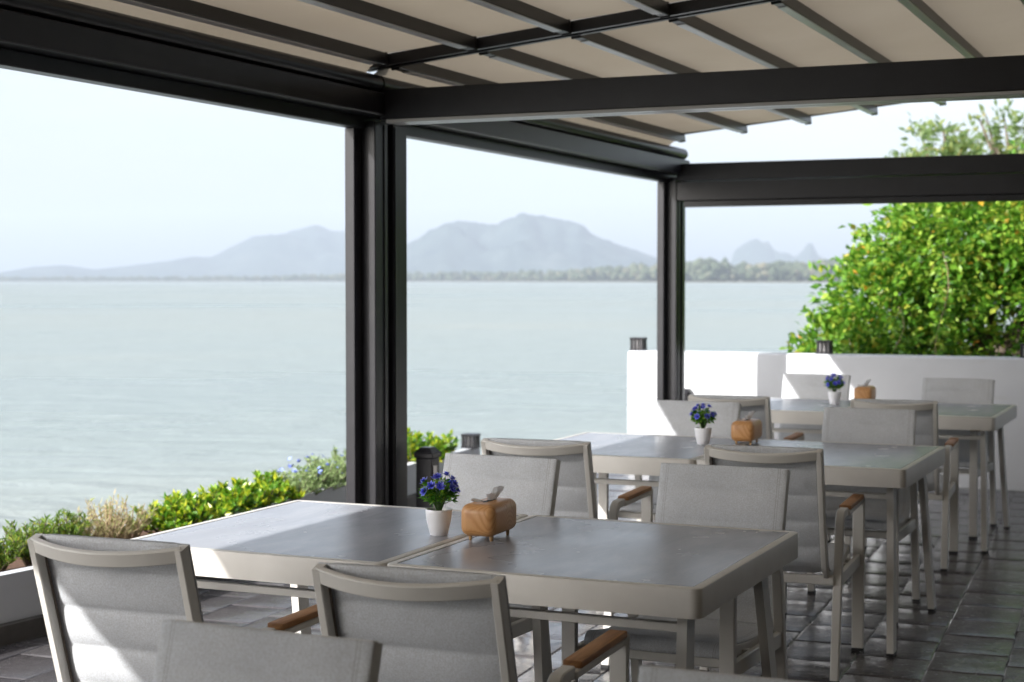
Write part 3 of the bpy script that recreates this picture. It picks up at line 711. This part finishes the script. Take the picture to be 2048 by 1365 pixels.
# ------------------------------------------------------------------ tables
TW, TD, TH = .8725, 1.0, .75
def rrect(w, d, r, n=6):
    pts = []
    for cx_, cy_, a0 in ((w/2-r, d/2-r, 0), (-w/2+r, d/2-r, 90), (-w/2+r, -d/2+r, 180), (w/2-r, -d/2+r, 270)):
        for k in range(n+1):
            a = math.radians(a0 + 90*k/n); pts.append((cx_ + r*math.cos(a), cy_ + r*math.sin(a)))
    return pts
def make_table(name):
    t = empty(name)
    rings = [(0, -.075, .028), (-.0, -.004, .028), (-.0012, -.0012, .027), (-.004, 0, .025), (-.0245, 0, .008), (-.0245, -.02, .008)]
    m = MB(); n = None; vs = []; fs = []
    for ins, z, r in rings:
        rg = rrect(TW + 2*ins, TD + 2*ins, r); n = len(rg); vs += [(x, y, TH + z) for x, y in rg]
    for i in range(len(rings)-1):
        for j in range(n): fs.append((i*n+j, i*n+(j+1) % n, (i+1)*n+(j+1) % n, (i+1)*n+j))
    inner = [(x, y, TH - .075) for x, y in rrect(TW - .05, TD - .05, .008)]; b = len(vs); vs += inner
    b2_ = len(vs); vs += [(x, y, TH - .022) for x, y in rrect(TW - .05, TD - .05, .008)]
    for j in range(n):
        fs.append((j, b+j, b+(j+1) % n, (j+1) % n)); fs.append((b+j, b2_+j, b2_+(j+1) % n, b+(j+1) % n))
    m.add(vs, fs); m.obj('frame', M_FRAME, t, angle=30)
    m = MB(); rg = rrect(TW - .0545, TD - .0545, .006); n = len(rg)
    vs = [(x, y, TH - .021) for x, y in rg] + [(x, y, TH - .0018) for x, y in rg] + [(x*.998, y*.998, TH - .0008) for x, y in rg]
    fs = [(i*n+j, i*n+(j+1) % n, (i+1)*n+(j+1) % n, (i+1)*n+j) for i in range(2) for j in range(n)] + [tuple(2*n+j for j in range(n)), tuple(range(n))[::-1]]
    m.add(vs, fs); m.obj('tabletop', M_TOP, t)
    for sx in (-1, 1):
        for sy in (-1, 1):
            a = Vector((sx*.352, sy*.345, .676)); b = Vector((sx*.383, sy*.483, .012))
            m = MB(); dx, dy = .0135, .0325
            vs = [(p.x + x*dx, p.y + y*dy, p.z) for p in (b, a) for x, y in ((-1, -1), (1, -1), (1, 1), (-1, 1))]
            m.add(vs, [(0, 1, 5, 4), (1, 2, 6, 5), (2, 3, 7, 6), (3, 0, 4, 7), (0, 3, 2, 1), (4, 5, 6, 7)])
            lg = m.obj('leg', M_FRAME, t)
            m = MB(); m.box(b.x - dx - .001, b.x + dx + .001, b.y - dy - .001, b.y + dy + .001, 0, .0125, .002, 1); m.obj('foot_cap', M_BLACK, lg)
    for sy in (-1, 1):
        m = MB(); m.box(-.339, .339, sy*.355 - .0125, sy*.355 + .0125, .610, .632, .002, 1); m.obj('stretcher', M_FRAME, t, angle=30)
    return t
rows = [4.262, 6.992, 9.685]
TX = [-2.4805, -1.6035]
tlab = [['left table of the nearest pair, sunlit along its left edge', 'right table of the nearest pair, beside the wooden tissue box'],
        ['left table of the middle pair, partly sunlit at its left end', 'right table of the middle pair, with pale sky reflected in its top'],
        ['left table of the farthest pair, next to the white wall', 'right table of the farthest pair, next to the white wall']]
proto_t = None
for r, y in enumerate(rows):
    for c, x in enumerate(TX):
        if proto_t is None: proto_t = make_table('outdoor_table'); t = proto_t
        else: t = copy_tree(proto_t)
        t.location = (x, y, 0); tag(t, tlab[r][c], 'table', 'outdoor tables pushed together in pairs')

# ------------------------------------------------------------------ chairs
def arc_profile():
    pts = [(-.412, .888)]
    a = Vector((-.412, .888)); b = Vector((-.283, .455))
    for k in range(1, 13): p = a.lerp(b, k/12); pts.append((p.x, p.y))
    c0 = Vector((-.255, .412)); c1 = Vector((-.19, .405))
    for k in range(1, 7):
        f = k/6; p = b*(1-f)**3 + 3*c0*f*(1-f)**2*1.0 + 3*c0.lerp(c1, .4)*f*f*(1-f) + c1*f**3; pts.append((p.x, p.y))
    for k in range(1, 9):
        f = k/8; pts.append((-.19 + .40*f, .405 + .035*f + .010*math.sin(math.pi*f)*-1))
    for k in range(1, 6):
        f = k/5*math.pi*.55; pts.append((.21 + .03*math.sin(f), .44 - .03*(1-math.cos(f))))
    return pts
PROF = arc_profile()
def path_frame(pts):
    P = [Vector((0, y, z)) for y, z in pts]; out = []; s = 0
    for i, p in enumerate(P):
        t = (P[min(i+1, len(P)-1)] - P[max(i-1, 0)]).normalized(); n = Vector((0, -t.z, t.y))  # points to the sitter
        if i: s += (P[i] - P[i-1]).length
        out.append((p, n, s))
    return out
def resample(pts, step):
    P = [Vector((0, y, z)) for y, z in pts]; out = [P[0]]; acc = 0
    for i in range(1, len(P)):
        seg = (P[i] - P[i-1]).length; k = max(1, round(seg/step))
        for q in range(1, k+1): out.append(P[i-1].lerp(P[i], q/k))
    return [(p.y, p.z) for p in out]
def sling(pts, quilt, s0):
    fr = path_frame(pts); nu = 17; m = MB(); HW = .219; vs = []; fs = []; nv = len(fr)
    us = [-1, -.985, -.90, -.86] + [-.78 + 1.56*k/8 for k in range(9)] + [.86, .90, .985, 1]
    for side in (0, 1):
        for p, n, s in fr:
            for u in us:
                e = min(1, max(0, (.88 - abs(u))/.12)); ch = abs(math.sin(math.pi*((s + s0) % .104)/.104))**.55
                bulge = (.0055 if side == 0 else .011)*e*ch*quilt
                off = (.0025 + bulge) if side == 0 else -(.0025 + bulge)
                if abs(u) > .99: off = 0
                q = p + n*off; vs.append((u*HW, q.y, q.z))
    K = len(us)
    for side in (0, 1):
        b = side*nv*K
        for j in range(nv-1):
            for i in range(K-1): fs.append((b+j*K+i, b+j*K+i+1, b+(j+1)*K+i+1, b+(j+1)*K+i))
    for i in range(K-1):
        fs.append((i, i+1, nv*K+i+1, nv*K+i)); j = (nv-1)*K; fs.append((j+i, j+i+1, nv*K+j+i+1, nv*K+j+i))
    return m.add(vs, fs)
def make_chair():
    t = empty('armchair')
    fine = resample(PROF, .008)
    kb = min(range(len(fine)), key=lambda i: abs(fine[i][0] + .225) + abs(fine[i][1] - .415))
    sling(fine[:kb+1], 1.0, .02).obj('backrest', M_SLING, t, smooth=True)
    sling(fine[kb:], .6, .05).obj('seat', M_SLING, t, smooth=True)
    # frame: two bent side rails behind the fabric and a bowed top rail
    for sx in (-1, 1):
        m = MB(); m.sweep([(sx*.2075, y, z) for y, z in PROF], (1, 0, 0), .021, .034, off=.0205, chamfer=.003)
        fr = m.obj('sling_rail', M_FRAME, t, angle=35)
        m = MB(); m.sweep([(sx*.1955, y, z) for y, z in fine[2:kb]], (1, 0, 0), .003, .005, off=.0085); m.obj('piping', M_PIPING, fr)
    m = MB(); n0 = path_frame(PROF)[0][1]
    pts = []
    for k in range(17):
        x = -.208 + .416*k/16; bow = (1 - (x/.208)**2)
        pts.append((x, -.408 - .0215 - .052*bow, .8665 - .014*bow))
    tilt = Vector((0, -.29, .957)); m.sweep(pts, tilt, .036, .018, chamfer=.003); m.obj('top_rail', M_FRAME, t, angle=35)
    for sx in (-1, 1):
        X = sx*.2475
        # rear leg bends over into the arm
        pts = [(X, -.300, .012), (X, -.205, .585)]
        for k in range(1, 6):
            a = math.radians(90*k/5); pts.append((X, -.200 + .038*(1-math.cos(a)), .585 + .034*math.sin(a)))
        pts.append((X, -.10, .619))
        m = MB(); m.sweep(pts, (1, 0, 0), .032, .030, chamfer=.003); lg = m.obj('leg', M_FRAME, t, angle=35)
        m = MB(); m.box(X - .017, X + .017, -.319, -.285, 0, .013, .002, 1); m.obj('foot_cap', M_BLACK, lg)
        m = MB(); m.box(X - .023, X + .023, .268, .292, .012, .628, .003, 1); lg = m.obj('leg', M_FRAME, t, angle=35)
        m = MB(); m.box(X - .024, X + .024, .267, .293, 0, .013, .002, 1); m.obj('foot_cap', M_BLACK, lg)
        m = MB(); m.box(X - .022, X + .022, -.1005, .2675, .604, .622, .003, 1); ar = m.obj('arm_rail', M_FRAME, t, angle=35)
        m = MB(); m.box(X - .0235, X + .0235, -.075, .272, .6225, .640, .004, 2); m.obj('armrest', M_TEAK, t, angle=35)
        m = MB(); m.box(X - .010, X + .010, -.238, .2675, .350, .398, .003, 1); m.obj('side_rail', M_FRAME, t, angle=35)
        m = MB(); m.box(sx*.196 - .008 if sx > 0 else -.2365, .2365 if sx > 0 else -.188, .03, .06, .372, .396, .002, 1); m.obj('bracket', M_FRAME, t, angle=35)
    m = MB(); m.box(-.2365, .2365, -.268, -.242, .362, .396, .003, 1); m.obj('crossbar', M_FRAME, t, angle=35)
    m = MB(); m.box(-.2365, .2365, .16, .186, .362, .392, .003, 1); m.obj('crossbar', M_FRAME, t, angle=35)
    return t
chairs = [  # x, y, facing, label
    (-2.432, 3.52, 2.0, 'armchair seen from behind at the near left, sunlight striping its back'),
    (-1.602, 3.45, 2.5, 'shaded armchair seen from behind in the near middle, in front of the tissue box'),
    (-2.345, 4.73, 177, 'armchair facing us across the nearest left table, behind the flower pot'),
    (-1.538, 4.75, 178, 'armchair facing us across the nearest right table'),
    (-2.457, 6.13, 3.5, 'armchair seen from behind at the left table of the middle pair'),
    (-1.590, 6.235, 3.5, 'armchair seen from behind at the right table of the middle pair'),
    (-2.465, 7.475, 180, 'armchair facing us across the left table of the middle pair'),
    (-1.572, 7.36, 180, 'armchair facing us across the right table of the middle pair'),
    (-2.455, 8.76, 3, 'armchair seen from behind at the left table of the farthest pair'),
    (-1.600, 8.80, 4, 'armchair seen from behind at the right table of the farthest pair'),
    (-2.470, 10.08, 180, 'armchair against the white wall behind the farthest left table'),
    (-1.575, 9.96, 176, 'armchair against the white wall behind the farthest right table'),
    (-1.545, 1.99, 179, 'out-of-focus armchair facing us at the bottom left edge of the photo'),
    (-.632, 2.01, 180, 'out-of-focus armchair whose top just shows at the bottom right edge'),
]
proto_c = None
for x, y, a, lab in chairs:
    if proto_c is None: proto_c = make_chair(); t = proto_c
    else: t = copy_tree(proto_c)
    t.location = (x, y, 0); t.rotation_euler = (0, 0, math.radians(a)); tag(t, lab, 'chair', 'sling armchairs with teak armrests')

# ------------------------------------------------------------------ potted flowers
def flower_mesh():
    m = MB(); tips = []
    for ring, (n, l, w, up, z) in enumerate([(7, .0135, .0068, .25, 0), (6, .0105, .0058, .85, .0015), (4, .006, .004, 1.8, .002)]):
        for k in range(n):
            a = 2*math.pi*(k + .5*ring)/n; d = Vector((math.cos(a), math.sin(a), up)).normalized(); sd = Vector((-math.sin(a), math.cos(a), 0)); nn = sd.cross(d)
            b = Vector((0, 0, z))
            m.add([b - sd*.0012, b + sd*.0012, b + d*l*.6 + sd*w*.5 - nn*.0006, b + d*l*.62 - nn*.0012, b + d*l*.6 - sd*w*.5 - nn*.0006, b + d*l - nn*.002],
                  [(0, 1, 2, 3), (0, 3, 4), (3, 2, 5), (4, 3, 5)]); tips += [0, 0, .75, .45, .75, 1.0]
    me = m.mesh('flower', M_PETAL, smooth=True); at = me.attributes.new('tip', 'FLOAT', 'POINT'); at.data.foreach_set('value', tips); return me
FM = flower_mesh()
def make_plant(seed):
    rnd = random.Random(seed); t = empty('flower_pot')
    m = MB(); m.lathe([(0, 0), (.0245, 0), (.0262, .0015), (.0315, .022), (.0365, .045), (.0392, .066), (.0396, .0755), (.0386, .0768), (.0376, .0755), (.0368, .066), (0.0, .0655)], 36); m.obj('pot', M_POT, t, smooth=True, angle=50)
    m = MB(); vs = [(0, 0, .072)]; n = 24
    for k in range(n): a = 2*math.pi*k/n; vs.append((.0368*math.cos(a), .0368*math.sin(a), .0675))
    m.add(vs, [(0, 1+k, 1+(k+1) % n) for k in range(n)]); m.obj('moss', M_MOSS, t, smooth=True)
    st = MB(); lf = MB(); heads = []
    while len(heads) < 15:
        u = Vector((rnd.gauss(0, 1), rnd.gauss(0, 1), rnd.gauss(.25, .9))).normalized()
        if u.z < -.25: continue
        p = Vector((u.x*.051, u.y*.051, .130 + u.z*.050))
        if all((p - q).length > .021 for q, _ in heads): heads.append((p, u))
    for p, u in heads:
        st.tube([(p.x*.12, p.y*.12, .070), (p.x*.35, p.y*.35, .100), p], [.0013, .0011, .0008], 5)
        o = link('flower', FM, t, p,  Vector((u.x, u.y, u.z + .35)).to_track_quat('Z', 'Y').to_euler()); o.scale = (1.35, 1.35, 1.35)
    for k in range(210):
        u = Vector((rnd.gauss(0, 1), rnd.gauss(0, 1), rnd.gauss(0, .8))).normalized(); f = rnd.uniform(.35, 1.0)
        p = Vector((u.x*.047*f, u.y*.047*f, .126 + u.z*.042*f)); 
        if p.z < .098: p.z = .098 + rnd.random()*.01
        out = Vector((u.x, u.y, .25)); leaf_cloud(lf, [(p, out, 1), (p, out, .8), (p, out, .9), (p, out, .8)], .022, rnd, .05, .36)
        if k < 24: st.tube([(p.x*.15, p.y*.15, .070), (p.x*.4, p.y*.4, .092), p], .001, 4)
    st.obj('stems', M_STEM, t); o = lf.obj('leaves', M_POTLEAF, t); o['kind'] = 'stuff'
    return t
for i, (x, y, lab) in enumerate([(-2.128, 4.268, 'white pot of blue artificial flowers on the nearest table'), (-2.203, 7.135, 'white pot of blue flowers on the middle pair of tables'), (-2.19, 9.78, 'small white pot of blue flowers on the farthest tables')]):
    t = make_plant(70 + i); t.location = (x, y, .7495); t.rotation_euler = (0, 0, i*1.3); tag(t, lab, 'flower pot', 'flower pots on the tables')

# ------------------------------------------------------------------ tissue boxes
def make_tissue():
    t = empty('tissue_box')
    m = MB(); m.box(-.055, .055, -.098, .098, .014, .108, .026, 6); m.obj('case', M_WOOD, t, smooth=True)
    m = MB(); n = 28; vs = [(0, 0, .1084)] + [(.009*math.cos(2*math.pi*k/n), .045*math.sin(2*math.pi*k/n), .1084) for k in range(n)]
    m.add(vs, [(0, 1+k, 1+(k+1) % n) for k in range(n)]); m.obj('slot', M_BLACK, t)
    for sx in (-1, 1):
        for sy in (-1, 1):
            m = MB(); m.lathe([(0, 0), (.0042, 0), (.0062, .0155), (0, .0155)], 12, (sx*.033, sy*.062, 0)); m.obj('peg_foot', M_FOOTWOOD, t, smooth=True, angle=50)
    rnd = random.Random(8)
    def sheet(base, dirs, w, l, name):
        m = MB(); nu, nv = 12, 10; vs = []
        d = Vector(dirs).normalized(); sd = Vector((.25, 1, 0)).normalized(); nn = d.cross(sd)
        for j in range(nv):
            f = j/(nv-1)
            for i in range(nu):
                g = i/(nu-1) - .5; p = Vector(base) + d*l*f + sd*g*w*(.55 + .75*f) + nn*(.0032*math.sin(g*13 + f*2) + .004*noise.noise(Vector((g*5, f*3, l*60)))) * (.4 + f)
                p += d*(.010*f*math.sin(g*6 + 1)); vs.append(p)
        m.add(vs, [(j*nu+i, j*nu+i+1, (j+1)*nu+i+1, (j+1)*nu+i) for j in range(nv-1) for i in range(nu-1)]); m.obj(name, M_TISSUE, t, smooth=True)
    sheet((.004, .018, .104), (.45, .25, 1), .050, .040, 'tissue')
    sheet((-.002, .016, .104), (.15, .5, .9), .046, .036, 'tissue')
    sheet((-.008, -.02, .106), (-.9, -.5, .22), .036, .030, 'tissue')
    return t
tb0 = make_tissue()
for i, (x, y, rz, lab) in enumerate([(-1.972, 4.285, 2, 'wooden tissue box on pegs in the middle of the nearest tables'), (-2.035, 7.27, 2, 'wooden tissue box on the middle pair of tables'), (-2.03, 9.90, 3, 'wooden tissue box half hidden on the farthest tables')]):
    t = tb0 if i == 0 else copy_tree(tb0)
    t.location = (x, y, .7495); t.rotation_euler = (0, 0, math.radians(rz)); tag(t, lab, 'tissue box', 'tissue boxes on the tables')

# ------------------------------------------------------------------ lanterns and bollards
def make_lantern():
    t = empty('lantern'); s = .056
    m = MB(); m.box(-s, s, -s, s, 0, .012, .003, 1); m.obj('base', M_DARK, t, angle=35)
    m = MB(); m.box(-s, s, -s, s, .088, .104, .004, 1); m.obj('cap', M_DARK, t, angle=35)
    m = MB(); m.box(-.034, .034, -.034, .034, .0125, .0875, .004, 1); m.obj('lens', M_LENS, t, angle=35)
    for a in range(4):
        for q in (-.044, -.015, .015, .044):
            m = MB(); m.box(q - .006, q + .006, s - .012, s - .004, .0122, .0878); m.obj('slat', M_DARK, t, rot=(0, 0, a*math.pi/2))
    return t
ln0 = make_lantern()
for i, (x, y, z, lab) in enumerate([(-4.27, 12.1, .949, 'small dark lantern on the seaward end of the white wall'), (-2.787, 12.1, .949, 'small dark lantern on the white wall in front of the bush'), (-1.315, 12.1, .949, 'dark lantern on the white wall, cut by the right edge of the photo'), (-5.035, 10.62, .2845, 'slatted dark lantern among the planter shrubs behind the chairs')]):
    t = ln0 if i == 0 else copy_tree(ln0)
    t.location = (x, y, z); tag(t, lab, 'lantern', 'small lanterns along the wall and planter')
def make_bollard():
    t = empty('bollard'); s = .042
    m = MB(); m.box(-s, s, -s, s, 0, .655, .003, 1); m.obj('shaft', M_DARK, t, angle=35)
    m = MB(); m.box(-s - .008, s + .008, -s - .008, s + .008, .6555, .682, .004, 1); cp = m.obj('cap', M_DARK, t, angle=35)
    m = MB(); k = s + .002; m.add([(-k, -k, .6825), (k, -k, .6825), (k, k, .6825), (-k, k, .6825), (-k*.6, -k*.6, .705), (k*.6, -k*.6, .705), (k*.6, k*.6, .705), (-k*.6, k*.6, .705)], [(0, 1, 5, 4), (1, 2, 6, 5), (2, 3, 7, 6), (3, 0, 4, 7), (4, 5, 6, 7), (0, 3, 2, 1)]); m.obj('cap_top', M_DARK, cp)
    m = MB(); m.box(s, s + .010, -.026, .0, .36, .62, .002, 1); m.obj('lens', M_LENS, t, angle=35)
    return t
bo0 = make_bollard()
for i, (x, y, lab) in enumerate([(-3.50, 6.90, 'dark square bollard light right beside the near pergola post'), (-3.66, 11.42, 'dark square bollard light behind the far pergola post')]):
    t = bo0 if i == 0 else copy_tree(bo0)
    t.location = (x, y, 0); tag(t, lab, 'bollard', 'square bollard lights')

# ------------------------------------------------------------------ sea haze
hz = MB(); hz.box(-12500, 7000, -400, 12500, SEA_Z - 5, 640)
hm = bpy.data.materials.new('sea_haze'); hm.use_nodes = True; t = hm.node_tree; t.nodes.clear()
pv = t.nodes.new('ShaderNodeVolumePrincipled'); pv.inputs['Color'].default_value = (0.735, 0.84, 0.97, 1); pv.inputs['Density'].default_value = 0.00013; pv.inputs['Anisotropy'].default_value = 0.0
ou = t.nodes.new('ShaderNodeOutputMaterial'); t.links.new(pv.outputs[0], ou.inputs['Volume'])
hzo = tag(hz.obj('haze', hm), 'pale sea haze filling the distance', 'haze', kind='stuff')
